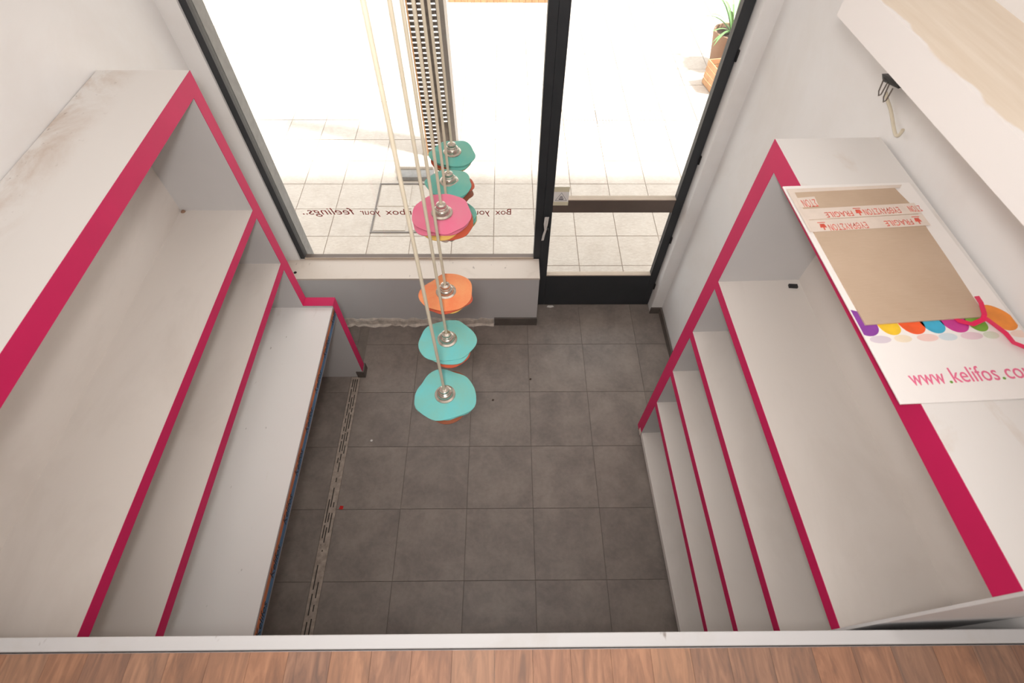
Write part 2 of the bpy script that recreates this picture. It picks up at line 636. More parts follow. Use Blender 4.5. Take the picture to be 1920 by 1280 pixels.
# strip of bare plaster where the skirting tiles came off, then the one left
random.seed(3)
n = 46
vs, fs = [], []
x0, x1 = -2.33, -0.735
for i in range(n + 1):
    x = x0 + (x1 - x0) * i / n
    h = 0.083 + random.uniform(-0.018, 0.010)
    d = 0.008 + random.uniform(-0.004, 0.008)
    vs += [(x, -0.199, 0), (x, -0.2 - d - random.uniform(0.002, 0.022), 0.0), (x, -0.2 - d, 0.016), (x, -0.2 - d * 0.9, h - 0.02), (x, -0.2 - 0.003, h), (x, -0.199, h)]
for i in range(n):
    for k in range(6):
        k2 = (k + 1) % 6
        fs.append((i * 6 + k, i * 6 + k2, (i + 1) * 6 + k2, (i + 1) * 6 + k))
fs += [(5, 4, 3, 2, 1, 0), tuple(n * 6 + k for k in range(6))]
pl = MB().add(vs, fs).build('bare_plaster_strip', 'plaster', wf)
struct(B(-0.73, -0.372, 0.195, 0.212, 0, 0.092).build('baseboard_front', 'base_tile', bevel=0.002), 'last dark skirting tile under the window sill')
struct(B(0.612, xr(0.33), 0.318, 0.331, 0, 0.072).build('baseboard_jamb', 'base_tile'), 'dark skirting tile on the door jamb')
struct(MB().prism([(xr(-0.78) - 0.012, -0.765), (xr(-0.78), -0.765), (xr(0.33), 0.318), (xr(0.33) - 0.012, 0.318)], 0, 0.072).build('baseboard_right', 'base_tile'),
       'dark skirting tiles along the white wall right of the door')

# upper floor that the photograph is taken from
slab = struct(B(XL, 0.80, YB, ME - 0.035, MZ - 0.22, MZ - 0.012).build('floor_upper', 'wall'), 'reddish brown laminate floor of the upper level')
random.seed(21)
x = XL
while x < 0.78:
    wd = random.choice((0.098, 0.104, 0.104, 0.11))
    y = ME - 0.037
    first = True
    while y > YB:
        ln = random.uniform(0.18, 0.5)
        if first:
            ln *= random.uniform(0.15, 1.0)
            first = False
        if x + wd < xr(y) - 0.004 or True:
            hx, hy = wd / 2 - 0.0004, ln / 2 - 0.0004
            key = (round(wd, 3), round(ln, 2))
            hy = key[1] / 2 - 0.0004
            if key not in shared:
                shared[key] = B(-hx, hx, -hy, hy, -0.012, 0).mesh('floor_plank')
            if y - key[1] > YB - 0.3:
                link('floor_plank', shared[key], 'plank', slab, (x + wd / 2, y - key[1] / 2, MZ))
            y -= key[1]
        else:
            break
    x += wd
tr = struct(B(XL, 0.775, ME - 0.033, ME, MZ - 0.24, MZ + 0.004).build('trim_1', 'trimwhite', bevel=0.003), 'white edge trim along the upper floor')

# half-painted soffit on the right wall
so = struct(empty('wall_soffit', (0.405, -0.66, 2.78), math.radians(2.4)), 'white soffit box high on the right wall with bare beige top')
B(0, 0.36, -1.9, 0, 0.0, 0.105).build('soffit_box', 'soffit', so)

# ------------------------------------------------------------------ shop window and door
GY = 0.43
win = struct(empty('window_1', (0, GY, 0)), 'large fixed shop window with mirrored lettering')
B(-2.2, -0.40, -0.004, 0.004, 0.59, 2.69).build('glass_pane', 'glass', win)
B(-2.227, -2.19, -0.016, 0.03, 0.584, 2.72).build('frame_side', 'anthracite', win)
B(-2.19, -0.415, -0.020, 0.025, 0.584, 0.594).build('frame_bottom', 'bronze', win)
B(-2.19, -0.415, -0.024, -0.020, 0.584, 0.600).build('gasket', 'gasket', win)
B(-2.227, -0.36, -0.016, 0.03, 2.69, 2.72).build('frame_top', 'anthracite', win)
B(-0.415, -0.362, -0.016, 0.05, 0.0, 2.72).build('mullion', 'anthracite', win, bevel=0.002)
# lettering reads from the street, so it is mirrored from inside
def winword(body, xa, xb, z, size, shear=0.0, sp=1.0):
    # xa: the word's start (towards the door), xb: its end
    text('lettering', body, size, 'vinyl', win, frame3((xa, 0.006, z), (-1, 0, 0), (0, 0, 1)), abs(xb - xa), shear, 0.0003, sp)


winword('Box', -0.592, -0.705, 1.008, 0.075)
winword('your', -0.745, -0.890, 1.008, 0.075)
winword('unbox', -1.255, -1.485, 1.008, 0.075)
winword('your', -1.525, -1.665, 1.008, 0.075)
winword('feelings..', -1.710, -2.075, 1.010, 0.085, 0.25)

door = struct(empty('door_1', (0, GY, 0)), 'anthracite glazed shop door with solid bottom panel')
B(-0.3615, -0.300, -0.014, 0.036, 0.006, 2.66).build('door_stile', 'anthracite', door, bevel=0.003)
B(0.552, 0.612, -0.014, 0.036, 0.006, 2.66).build('door_stile', 'anthracite', door, bevel=0.003)
B(-0.300, 0.552, -0.014, 0.036, 0.006, 0.372).build('bottom_panel', 'anthracite', door, bevel=0.003)
B(-0.300, 0.552, -0.010, 0.030, 0.372, 0.382).build('gasket', 'gasket', door)
B(-0.300, 0.552, -0.012, 0.034, 1.040, 1.148).build('middle_rail', 'bronze', door, bevel=0.003)
B(-0.300, 0.552, -0.010, 0.034, 1.148, 1.154).build('gasket', 'gasket', door)
B(-0.300, 0.552, -0.014, 0.036, 2.58, 2.66).build('top_rail', 'anthracite', door, bevel=0.003)
B(-0.300, 0.552, 0.008, 0.016, 0.382, 1.040).build('glass_pane', 'glass', door)
B(-0.300, 0.552, 0.008, 0.016, 1.154, 2.58).build('glass_pane', 'glass', door)
B(-0.362, 0.616, -0.016, 0.04, 2.662, 2.72).build('door_frame_top', 'anthracite', door)
lk = B(-0.348, -0.316, -0.026, -0.014, 0.86, 1.00).build('lock_plate', 'black', door, bevel=0.003)
MB().lathe([(0.011, 0), (0.011, 0.018), (0.008, 0.02)], 14).mesh('x')
kn = MB().lathe([(0.012, 0.0), (0.012, 0.016), (0.009, 0.020)], 16).mesh('lock_cylinder', True)
kn.transform(Matrix.Rotation(math.radians(90), 4, 'X'))
link('lock_cylinder', kn, 'black', lk, (-0.332, -0.026, 0.905))
for z in (0.22, 0.75, 1.45, 2.1):
    MB().lathe([(0.007, 0), (0.008, 0.004), (0.008, 0.056), (0.007, 0.06)], 12).build('hinge', 'black', door, (0.6135, -0.020, z), smooth=True)

# notice taped to the door glass and rail
nt = tag(empty('taped_notice', (-0.30, GY - 0.018, 1.115)), 'small white notice with a triangle taped to the door glass', 'notice')
B(0, 0.102, -0.001, 0.001, 0.0, 0.155).build('paper_sheet', 'paper', nt)
B(-0.001, 0.103, -0.002, -0.001, 0.115, 0.156).build('tape_strip', 'yellowtape', nt)
B(-0.001, 0.103, -0.002, -0.001, -0.002, 0.030).build('tape_strip', 'yellowtape', nt)
tri = MB()
P3 = [(0.012, 0.040), (0.090, 0.040), (0.051, 0.106)]
for i in range(3):
    a, b = Vector(P3[i]), Vector(P3[(i + 1) % 3])
    d = (b - a).normalized()
    nn = Vector((-d.y, d.x)) * 0.0012
    q = [a - nn, b - nn, b + nn, a + nn]
    tri.add([(p.x, -0.0016, p.y) for p in q] + [(p.x, -0.0010, p.y) for p in q],
            [(0, 1, 2, 3), (7, 6, 5, 4), (0, 4, 5, 1), (1, 5, 6, 2), (2, 6, 7, 3), (3, 7, 4, 0)])
tri.build('triangle_symbol', 'inklight', nt)
sy = MB()
for i, (cx, cz, ww) in enumerate([(0.051, 0.075, 0.016), (0.051, 0.066, 0.024), (0.051, 0.055, 0.034), (0.051, 0.049, 0.030)]):
    sy.box(cx - ww / 2, cx + ww / 2, -0.0016, -0.001, cz - 0.003, cz + 0.003)
sy.build('warning_print', 'inklight', nt)

# strip of cloth tied to the lock
tg = tag(empty('white_tie', (-0.345, GY - 0.045, 0.93)), 'white plastic tie hanging from the door lock', 'tie')
MB().ribbon([(0.012, 0.012, 0.06), (0.000, 0.0, 0.10), (-0.004, -0.006, 0.04), (0.004, -0.002, -0.02), (-0.006, 0.0, -0.07), (-0.012, 0.004, -0.13)],
            [(1, 0.2, 0)] * 6, 0.018, 0.0008).build('long_end', 'chip', tg)
MB().ribbon([(0.012, 0.010, 0.06), (0.016, 0.0, 0.10), (0.010, -0.008, 0.03), (0.002, -0.003, -0.03)], (0.9, 0.3, 0.1), 0.012, 0.0008).build('loop', 'chip', tg)

# ------------------------------------------------------------------ left shelving with deep bench
LU = tag(empty('shelving_bench', (XL + 0.004, -0.236, 0)), 'tall white open shelving with pink edges and a deep bench, on the left', 'shelving')
LM = -2.38                                      # the lower tiers run on below the upper floor
LN = -2.018                                     # near end in local y
DT, DB = 0.386, 0.578                           # depth of the tall part and of the bench
pt = 0.070
ep = MB()
prof = [(0, 0.0), (DT, 0.0), (DB - 0.002, 0.0), (DB - 0.002, 0.897), (DT - 0.002, 0.897), (DT - 0.002, 2.303), (0, 2.303)]
nP = len(prof)
ep.add([(a, -pt, b) for a, b in prof] + [(a, 0, b) for a, b in prof],
       [(0, 1, 2, 3, 4, 5, 6)] + [tuple(range(2 * nP - 1, nP - 1, -1))] + [(i, i + nP, (i + 1) % nP + nP, (i + 1) % nP) for i in range(nP)])
e = ep.build('end_panel', 'panel_grey', LU)
B(DT - 0.002, DT, -pt, 0, 0.899, 2.303).build('pink_edging', 'pink', e)
B(DT - 0.002, DB, -pt, 0, 0.897, 0.899).build('pink_edging', 'pink', e)
B(DB - 0.002, DB, -pt, 0, 0.078, 0.897).build('pink_edging', 'pink', e)
B(DB - 0.05, DB + 0.010, -pt - 0.008, 0.010, 0.0, 0.078).build('skirting_tile', 'base_tile', e)
tp = B(0, DT - 0.002, LN, 0, 2.303, 2.383).build('top_board', 'left_top', LU)
B(DT - 0.002, DT, LN, 0, 2.303, 2.383).build('pink_edging', 'pink', tp)
for zt in (1.693, 1.293):
    sh = B(0.012, DT - 0.002, LM + 0.02, -pt, zt - 0.050, zt).build('shelf', 'laminate', LU)
    B(DT - 0.002, DT, LM + 0.02, -pt, zt - 0.050, zt).build('pink_edging', 'pink', sh)
MB().lathe([(0.010, 0), (0.012, 0.002), (0.008, 0.008)], 12).build('screw_cap', 'terracotta', LU, (0.030, -pt - 0.012, 1.693), smooth=True)
B(0, 0.012, LN, -pt, 1.70, 2.303).build('back_panel', 'laminate', LU)
B(0, 0.012, LM, -pt, 0.0, 1.70).build('back_panel', 'laminate', LU)
B(0.012, DT, LM, LM + 0.02, 0.0, 1.70).build('end_panel', 'laminate', LU)
bt = B(0.012, DB - 0.008, LM + 0.02, -pt, 0.795, 0.880).build('bench_top', 'laminate_bench', LU)
fa = B(DB - 0.008, DB - 0.004, LM + 0.02, -pt - 0.002, 0.796, 0.878).build('fascia_board', 'grey_band', bt)
B(DB - 0.004, DB - 0.003, LM + 0.02, -pt - 0.004, 0.844, 0.872).build('orange_stripe', 'orange_band', LU)
B(DB - 0.004, DB - 0.003, LM + 0.02, -pt - 0.004, 0.808, 0.840).build('blue_stripe', 'blue_band', LU)
for k in range(8):
    y = LN + 0.08 + k * 0.252
    text('lettering', 'Kelifos', 0.062, 'ink', LU, frame3((DB - 0.0024, y, 0.822), (0, 1, 0), (0, 0, 1)), 0.15, 0.35, 0.0003)
B(DB - 0.05, DB, LM, LM + 0.03, 0.0, 0.795).build('bench_leg', 'panel_grey', LU)

# ------------------------------------------------------------------ right shelving
rz = math.atan2(0.043, 1.472)
RU = tag(empty('shelving_unit', (0.3335, -0.768, 0), rz), 'white five-tier wall shelving with pink edges, on the right', 'shelving')
RN = -1.472
RD = 0.385
pr_ = 0.086
e = B(0.002, RD, -pr_, 0, 0.076, 2.345).build('end_panel', 'panel_grey', RU)
B(0, 0.002, -pr_, 0, 0.076, 2.345).build('pink_edging', 'pink', e)
B(0.022, 0.10, -pr_, -0.004, 0.0, 0.076).build('skirting_tile', 'base_tile', e)
B(-0.001, 0.006, -pr_, -pr_ + 0.04, 0.080, 0.125).build('edging_scrap', 'tape', e)
tp = B(0.002, RD, RN + 0.004, 0, 2.345, 2.421).build('top_board', 'laminate_top', RU)
B(0, 0.002, RN + 0.004, 0, 2.345, 2.421).build('pink_edging', 'pink', tp)
for zt in (1.752, 1.360, 0.968, 0.584):
    sh = B(0.002, RD - 0.012, RN + 0.004, -pr_, zt - 0.047, zt).build('shelf', 'laminate', RU)
    B(0, 0.002, RN + 0.004, -pr_, zt - 0.047, zt).build('pink_edging', 'pink', sh)
bb = B(0.004, RD - 0.012, RN + 0.004, -pr_, 0.076, 0.118).build('bottom_board', 'laminate', RU)
B(0.028, 0.045, RN + 0.004, -pr_, 0.0, 0.076).build('toe_board', 'base_tile', RU)
B(RD - 0.012, RD, RN + 0.004, -pr_, 0.076, 2.345).build('back_panel', 'laminate', RU)
B(0, RD, RN - 0.004, RN + 0.004, 0.0, 2.421).build('end_panel', 'trimwhite', RU, bevel=0.001)
B(RD - 0.045, RD - 0.013, -pr_ - 0.05, -pr_ - 0.001, 1.362, 1.43).build('cable_box', 'bronze', RU)

# ------------------------------------------------------------------ things on the right shelving
PZ = 2.4222
RB = math.atan2(0.036, 0.795)
pb = tag(empty('printed_board', (0.313, -1.831, PZ), RB), 'white printed board with coloured eggs and web address, on the right shelving', 'board')
PW, PH, PT = 0.425, 0.797, 0.005
B(0, PW, 0, PH, 0, PT).build('card_panel', 'paper', pb, bevel=0.001)


def clip_x(pts, lo, hi):
    for lim, sg in ((lo, 1), (hi, -1)):
        out = []
        for i, p in enumerate(pts):
            q = pts[(i + 1) % len(pts)]
            ip, iq = (p[0] - lim) * sg >= 0, (q[0] - lim) * sg >= 0
            if ip:
                out.append(p)
            if ip != iq:
                t = (lim - p[0]) / (q[0] - p[0])
                out.append((lim, p[1] + t * (q[1] - p[1])))
        pts = out
    return pts


eggs = [(0.026, 'v', lin(138, 66, 158), 0.046), (0.088, 'y', lin(240, 196, 50), 0.038), (0.152, 'o', lin(240, 96, 48), 0.046), (0.208, 'b', lin(64, 170, 204), 0.040),
        (0.270, 'm', lin(206, 62, 150), 0.048), (0.326, 'g', lin(124, 176, 62), 0.034), (0.404, 'a', lin(236, 142, 50), 0.046)]
rowy = 0.198
for i, (ex, nm, c, sz) in enumerate(eggs):
    M['egg_' + nm] = plain('egg_print_' + nm, c, 0.45, var=0.12, scale=25)
    pale = tuple(0.30 * a + 0.70 * b for a, b in zip(c[:3], lin(243, 238, 234)[:3])) + (1,)
    M['pale_' + nm] = plain('egg_reflection_' + nm, pale, 0.45)
    pts = []
    for k in range(28):
        a = 2 * math.pi * k / 28
        u, v2 = math.cos(a), math.sin(a)
        r_ = sz * (0.70 - 0.14 * v2)
        px, py = r_ * u, sz * v2
        th = 0.45
        pts.append((ex - sz * 0.30 + px * math.cos(th) - py * math.sin(th), rowy + sz * 0.93 + px * math.sin(th) + py * math.cos(th)))
    MB().prism(clip_x(pts, 0.001, PW - 0.001), PT, PT + 0.0003).build('egg_print', 'egg_' + nm, pb)
    pts = [(ex + sz * 0.25 + sz * 0.62 * math.cos(2 * math.pi * k / 18), rowy - 0.013 + 0.012 * math.sin(2 * math.pi * k / 18)) for k in range(18)]
    MB().prism(clip_x(pts, 0.001, PW - 0.001), PT, PT + 0.0002).build('egg_reflection', 'pale_' + nm, pb)
bx, by = 0.054, 0.047
fr = lambda x, y: frame3((x, y, PT + 0.0005), (1, 0.02, 0), (0, 1, 0))
text('lettering', 'www', 0.062, 'pinktext', pb, fr(bx, by), 0.088)
text('lettering_dot', '.', 0.062, 'greentext', pb, fr(bx + 0.095, by + 0.002))
text('lettering', 'kelifos', 0.062, 'pinktext', pb, fr(bx + 0.108, by + 0.003), 0.118)
text('lettering_dot', '.', 0.062, 'greentext', pb, fr(bx + 0.232, by + 0.006))
text('lettering', 'com', 0.062, 'pinktext', pb, fr(bx + 0.246, by + 0.007), 0.082)
# ribbon handle
MB().ribbon([(0.350, 0.301, 0.022), (0.344, 0.276, 0.026), (0.336, 0.241, 0.022), (0.330, 0.228, 0.016), (0.300, 0.218, 0.010), (0.272, 0.232, 0.008), (0.266, 0.246, 0.008)],
            [(1, 0.1, 0), (1, 0.1, 0), (1, -0.1, 0), (0.6, -0.8, 0), (0, -1, 0), (-0.5, -0.8, 0), (-0.9, -0.3, 0)], 0.014).build('ribbon_handle', 'ribbon', pb)
MB().ribbon([(0.338, 0.232, 0.016), (0.352, 0.210, 0.014), (0.360, 0.180, 0.018), (0.370, 0.154, 0.012), (0.388, 0.132, 0.018), (0.414, 0.114, 0.012)],
            [(1, 0.5, 0), (1, 0.5, 0), (1, 0.3, 0.1), (0.9, 0.5, 0), (0.7, 0.8, 0), (0.6, 0.8, 0)], 0.014).build('ribbon_tail', 'ribbon', pb)

cs = tag(empty('cardboard_sheet', (0.319, -1.600, PZ + PT + 0.0006), RB), 'brown cardboard sheet with red fragile tape, on the printed board', 'cardboard')
CW, CH = 0.355, 0.548
MB().prism([(0.0, 0.0), (0.334, 0.011), (0.345, 0.20), (0.350, 0.34), (0.358, 0.44), (0.340, CH - 0.004), (-0.002, CH - 0.006)], 0, 0.004).build('sheet', 'card', cs)
# white torn border pieces
MB().prism([(-0.014, CH - 0.20), (0.002, CH - 0.20), (0.006, CH - 0.02), (0.36, CH - 0.012), (0.372, CH + 0.002), (-0.014, CH - 0.002)], 0.0041, 0.0046).build('torn_edge', 'tape', cs)
tz = 0.0048


def tape_strip(y0, y1, x0=-0.006, x1=CW + 0.012, sl=0.012):
    return MB().prism([(x0, y0), (x1, y0 + sl), (x1, y1 + sl), (x0, y1)], tz, tz + 0.0004).build('packing_tape', 'tape', cs)


def stamp(body, xr_, y, width, h, par):
    # the tape was laid the other way round, so its print is upside down from here
    text('tape_print', body, h, 'redprint', par, frame3((xr_, y, tz + 0.0007), (-1, -0.05, 0), (0.05, -1, 0)), width, 0, 0.0001)


a = tape_strip(0.400, 0.448)
b = tape_strip(0.347, 0.397)
c = MB().prism([(-0.004, 0.455), (0.058, 0.460), (0.062, 0.505), (0.0, 0.500)], tz, tz + 0.0004).build('packing_tape', 'tape', cs)
stamp('ΣΤΟΝ', 0.056, 0.492, 0.046, 0.046, c)
stamp('FRAGILE', 0.150, 0.434, 0.088, 0.034, a)
stamp('ΕΥΘΡΑΥΣΤΟΝ', 0.305, 0.444, 0.118, 0.036, a)
stamp('FRAGILE', 0.318, 0.388, 0.088, 0.034, b)
stamp('ΕΥΘΡΑΥΣΤΟΝ', 0.172, 0.382, 0.122, 0.036, b)
stamp('ΣΤΟΝ', 0.375, 0.448, 0.04, 0.036, a)


def glass_icon(x, y, par):
    m = MB()
    m.prism([(x - 0.010, y - 0.002), (x + 0.010, y - 0.002), (x + 0.007, y + 0.014), (x - 0.007, y + 0.014)][::1], tz + 0.0005, tz + 0.0008)
    m.prism([(x - 0.002, y - 0.012), (x + 0.002, y - 0.012), (x + 0.002, y - 0.002), (x - 0.002, y - 0.002)], tz + 0.0005, tz + 0.0008)
    m.prism([(x - 0.012, y + 0.018), (x + 0.012, y + 0.018), (x + 0.012, y + 0.021), (x - 0.012, y + 0.021)], tz + 0.0005, tz + 0.0008)
    m.build('glass_symbol', 'redprint', par)


glass_icon(0.172, 0.424, a)
glass_icon(0.035, 0.366, b)
glass_icon(0.338, 0.378, b)

# ------------------------------------------------------------------ clip and cable on the right wall
wx = xr(-0.66)
cl = tag(empty('cable_clip', (wx, -0.672, 2.572)), 'black binder clip with a short cream cable on the white wall', 'clip')
MB().add([(-0.002, 0.040, 0.014), (-0.044, 0.046, 0.008), (-0.040, -0.046, 0.032), (-0.002, -0.040, 0.046),
          (-0.002, 0.040, -0.014), (-0.026, 0.046, -0.018), (-0.026, -0.046, 0.006), (-0.002, -0.040, 0.012)],
         [(0, 1, 2, 3), (7, 6, 5, 4), (0, 4, 5, 1), (1, 5, 6, 2), (2, 6, 7, 3), (3, 7, 4, 0)]).build('clip_body', 'black', cl)
for y0 in (0.020, -0.020):
    MB().tube([(-0.036, y0 - 0.014, 0.0), (-0.030, y0 - 0.010, -0.045), (-0.028, y0, -0.056), (-0.030, y0 + 0.010, -0.045), (-0.036, y0 + 0.014, 0.0)], 0.0024, 8).build('wire_handle', 'steel', cl, smooth=True)
MB().tube(smooth_path([(-0.022, 0.004, -0.034), (-0.014, -0.004, -0.050), (-0.009, -0.046, -0.064), (-0.008, -0.090, -0.084), (-0.010, -0.128, -0.098), (-0.014, -0.152, -0.100),
           (-0.020, -0.172, -0.088), (-0.024, -0.176, -0.062)]), 0.0055, 10).build('cable', 'cream_cord', cl, smooth=True)

# ------------------------------------------------------------------ pendant lamps in a row
LX = -0.895
lamps = [(-1.312, 1.588, 0.128, ['f_teal', 'f_teal', 'f_brown'], 1, 0.00, 'lowest teal felt pendant lamp, nearest the upper floor'),
         (-1.066, 1.656, 0.121, ['f_teal', 'f_teal', 'f_red'], 2, 0.02, 'teal felt pendant lamp with a rust red underside, below the orange one'),
         (-0.912, 1.806, 0.114, ['f_orange', 'f_red', 'f_yellow'], 3, -0.04, 'orange felt pendant lamp with a yellow layer'),
         (-0.728, 2.098, 0.116, ['f_pink', 'f_pink', 'f_yellow', 'f_red'], 4, 0.10, 'pink felt pendant lamp with a yellow layer'),
         (-0.556, 1.918, 0.110, ['f_green', 'f_green', 'f_yellow'], 5, 0.0, 'teal felt pendant lamp half hidden behind the pink one'),
         (-0.394, 1.997, 0.112, ['f_green', 'f_teal', 'f_red', 'f_yellow', 'f_brown'], 6, -0.06, 'sea green felt pendant lamp just above the pink one'),
         (-0.158, 1.990, 0.108, ['f_green', 'f_green', 'f_red', 'f_yellow', 'f_brown'], 7, 0.03, 'farthest sea green felt pendant lamp, closest to the window')]


def felt_disc(R, seed, z, drop, th=0.0035, off=(0, 0), wave=(0.0, 0.0)):
    rnd = random.Random(seed)
    n, m = 48, 6
    ph = [rnd.uniform(0, 6.28) for _ in range(5)]
    am = [rnd.uniform(0.04, 0.08), rnd.uniform(0.03, 0.07), rnd.uniform(0.015, 0.035), rnd.uniform(0.006, 0.016), rnd.uniform(0.05, 0.12)]
    vs, fs = [], []

    def outline(a):
        return R * (1 + am[0] * math.cos(2 * a + ph[0]) + am[1] * math.cos(3 * a + ph[1]) + am[2] * math.cos(5 * a + ph[2]) + am[3] * math.cos(9 * a + ph[3]))
    for side in (0, 1):
        for j in range(m + 1):
            q = 0.10 + 0.90 * j / m
            for k in range(n):
                a = 2 * math.pi * k / n
                r = outline(a) * q
                zz = z - drop * q * q + 0.006 * q * q * math.cos(2 * a + wave[0]) + 0.003 * q ** 3 * math.cos(5 * a + wave[1]) - side * th
                vs.append((off[0] + r * math.cos(a), off[1] + r * math.sin(a), zz))
    N = (m + 1) * n
    for j in range(m):
        for k in range(n):
            k2 = (k + 1) % n
            fs.append((j * n + k, (j + 1) * n + k, (j + 1) * n + k2, j * n + k2))
            fs.append((N + j * n + k, N + j * n + k2, N + (j + 1) * n + k2, N + (j + 1) * n + k))
    for k in range(n):
        k2 = (k + 1) % n
        fs.append((m * n + k, N + m * n + k, N + m * n + k2, m * n + k2))
        fs.append((k, k2, N + k2, N + k))
    return MB().add(vs, fs)


sock = MB().lathe([(0.004, 0.0), (0.010, -0.001), (0.017, -0.005), (0.0185, -0.014), (0.0175, -0.017), (0.0205, -0.019), (0.021, -0.024), (0.026, -0.027),
                   (0.028, -0.031), (0.030, -0.044), (0.038, -0.047), (0.039, -0.050), (0.010, -0.051)], 28).mesh('socket', True)
sock.transform(Matrix.Diagonal((1.18, 1.18, 1.0, 1.0)))
for y, z, Rr, lay, sd, tilt, lab in lamps:
    L = tag(empty('pendant_lamp', (LX, y, z)), lab, 'lamp', 'pendant lamps hanging in a row')
    rnd = random.Random(sd * 11)
    MB().tube([(0, 0, -0.006), (0, 0, 0.4), (0, 0, 1.2), (0, 0, ZC - z)], 0.0060, 10).build('cord', 'cream_cord', L, smooth=True)
    s1 = link('socket', sock, 'chrome', L)
    hole = MB()
    for k in range(5):
        a = 2 * math.pi * k / 5 + 0.4
        hole.box(0.0125 * math.cos(a) - 0.0016, 0.0125 * math.cos(a) + 0.0016, 0.0125 * math.sin(a) - 0.0016, 0.0125 * math.sin(a) + 0.0016, -0.006, -0.0022)
    hole.build('vent_holes', 'black', s1)
    zz = -0.048
    wv = (rnd.uniform(0, 6.28), rnd.uniform(0, 6.28))
    tl = (tilt + 0.03 * rnd.uniform(-1, 1), tilt * 0.6 + 0.03 * rnd.uniform(-1, 1), 0)
    for i, nm in enumerate(lay):
        rr = Rr * (1.0 - 0.055 * i * (1 if len(lay) > 4 else 0.6))
        o_ = (rnd.uniform(-1, 1) * 0.007 * i, rnd.uniform(-1, 0.3) * 0.006 * i)
        if sd == 5:
            o_ = (0.026 + o_[0], 0.014 + o_[1])
        d = felt_disc(rr, sd * 31 + i * (1 if i else 0), 0.0, 0.010 + (0.006 if len(lay) > 3 else 0.002) * i, 0.0035, o_, wv).build('shade_layer', nm, L, (0, 0, zz), smooth=True)
        d.rotation_euler = tl
        zz -= 0.0085 if len(lay) > 3 else 0.0052
    MB().lathe([(0.02, 0.0), (0.024, -0.006), (0.024, -0.03), (0.019, -0.05), (0.030, -0.075), (0.028, -0.10), (0.012, -0.118)], 20).build('bulb_holder', 'paper', L, (0, 0, zz - 0.012), smooth=True)

# ------------------------------------------------------------------ litter
tag(MB().prism([(-0.014, -0.010), (0.012, -0.012), (0.014, 0.010), (-0.008, 0.013)], 0, 0.004).build('plastic_scrap', 'red_scrap', None, (-1.752, -1.338, 0.0005)),
    'small red plastic scrap on the dark floor tiles', 'scrap')
tag(MB().prism([(-0.03, -0.004), (0.0, -0.012), (0.032, -0.002), (0.022, 0.010), (-0.02, 0.010)], 0, 0.006).build('paper_scrap', 'chip', None, (-0.245, 0.395, 0.0005)),
    'crumpled white paper scrap at the foot of the door', 'scrap')
tag(MB().prism([(-0.020, -0.008), (0.018, -0.011), (0.020, 0.008), (-0.018, 0.010)], 0, 0.009).build('plastic_bit', 'black', None, (0.668, -0.885, 1.7525)),
    'black plastic bit on the upper right shelf', 'scrap')
for i, (x, y) in enumerate(((-0.98, -0.33), (-0.44, -0.335), (-0.735, -0.52), (-1.62, -0.85))):
    tag(MB().prism([(-0.008, -0.006), (0.006, -0.009), (0.011, 0.004), (-0.003, 0.008)], 0, 0.003).build('plaster_crumb', ('chip', 'soil', 'soil', 'chip')[i], None, (x, y, 0.0005)),
        ('white plaster crumb on the floor below the lamps', 'dark crumb on the floor tiles in front of the door', 'dark crumb on the middle of the floor', 'white plaster crumb beside the mortar strip')[i], 'crumb')

# ------------------------------------------------------------------ the street
PVX = [0.05 + 0.4 * k for k in range(-14, 16)]
PVY = [0.49, 0.883] + [0.883 + 0.39 * k for k in range(1, 20)]
pav = struct(B(-9, 10, 0.46, 10.0, -0.2, -0.006).build('pavement', 'mortar'), 'pale stone slab pavement outside the shop')
for r in range(len(PVY) - 1):
    for k in range(len(PVX) - 1):
        xa, xb = PVX[k], PVX[k + 1]
        ya, yb = PVY[r], PVY[r + 1]
        vis = -3.6 - (ya - 1) * 0.35 < xa < 1.6 + (ya - 1) * 0.55 and ya < 7.2
        if not vis or (-1.96 < xa < -1.2 and 1.25 < ya < 1.9):
            if -1.96 < xa < -1.2 and 1.25 < ya < 1.9:
                pass
            else:
                continue
        hy = round((yb - ya) / 2 - 0.004, 4)
        if ('s', hy) not in shared:
            shared[('s', hy)] = B(-0.196, 0.196, -hy, hy, -0.05, 0).mesh('paving_slab')
        link('paving_slab', shared[('s', hy)], 'slab', pav, ((xa + xb) / 2, (ya + yb) / 2, random.uniform(-0.003, 0.0)))
mh = tag(empty('manhole_cover', (-1.6, 1.685, 0.0)), 'square steel framed manhole cover in the pavement', 'manhole cover')
for (xa, xb, ya, yb) in ((-0.355, 0.355, -0.37, -0.355), (-0.355, 0.355, 0.355, 0.37), (-0.355, -0.34, -0.355, 0.355), (0.34, 0.355, -0.355, 0.355)):
    B(xa, xb, ya, yb, -0.004, 0.006).build('frame_bar', 'steel', mh)
for sx in (-0.17, 0.17):
    for sy_ in (-0.177, 0.177):
        B(sx - 0.155, sx + 0.155, sy_ - 0.16, sy_ + 0.16, -0.004, 0.005).build('stone_inlay', 'slab', mh)
for i, (gx, gw, lab) in enumerate(((0.36, 0.30, 'wide drain grate in the sunlit pavement'), (1.115, 0.17, 'square drain grate at the right of the sunlit pavement'))):
    g = tag(empty('drain_grate', (gx, 3.27, 0.0)), lab, 'grate', 'drain grates')
    B(-gw, gw, -0.17, -0.15, -0.002, 0.006).build('frame_bar', 'grate', g)
    B(-gw, gw, 0.15, 0.17, -0.002, 0.006).build('frame_bar', 'grate', g)
    k = -gw
    while k < gw:
        B(k, k + 0.012, -0.15, 0.15, -0.002, 0.005).build('grate_bar', 'grate', g)
        k += 0.036

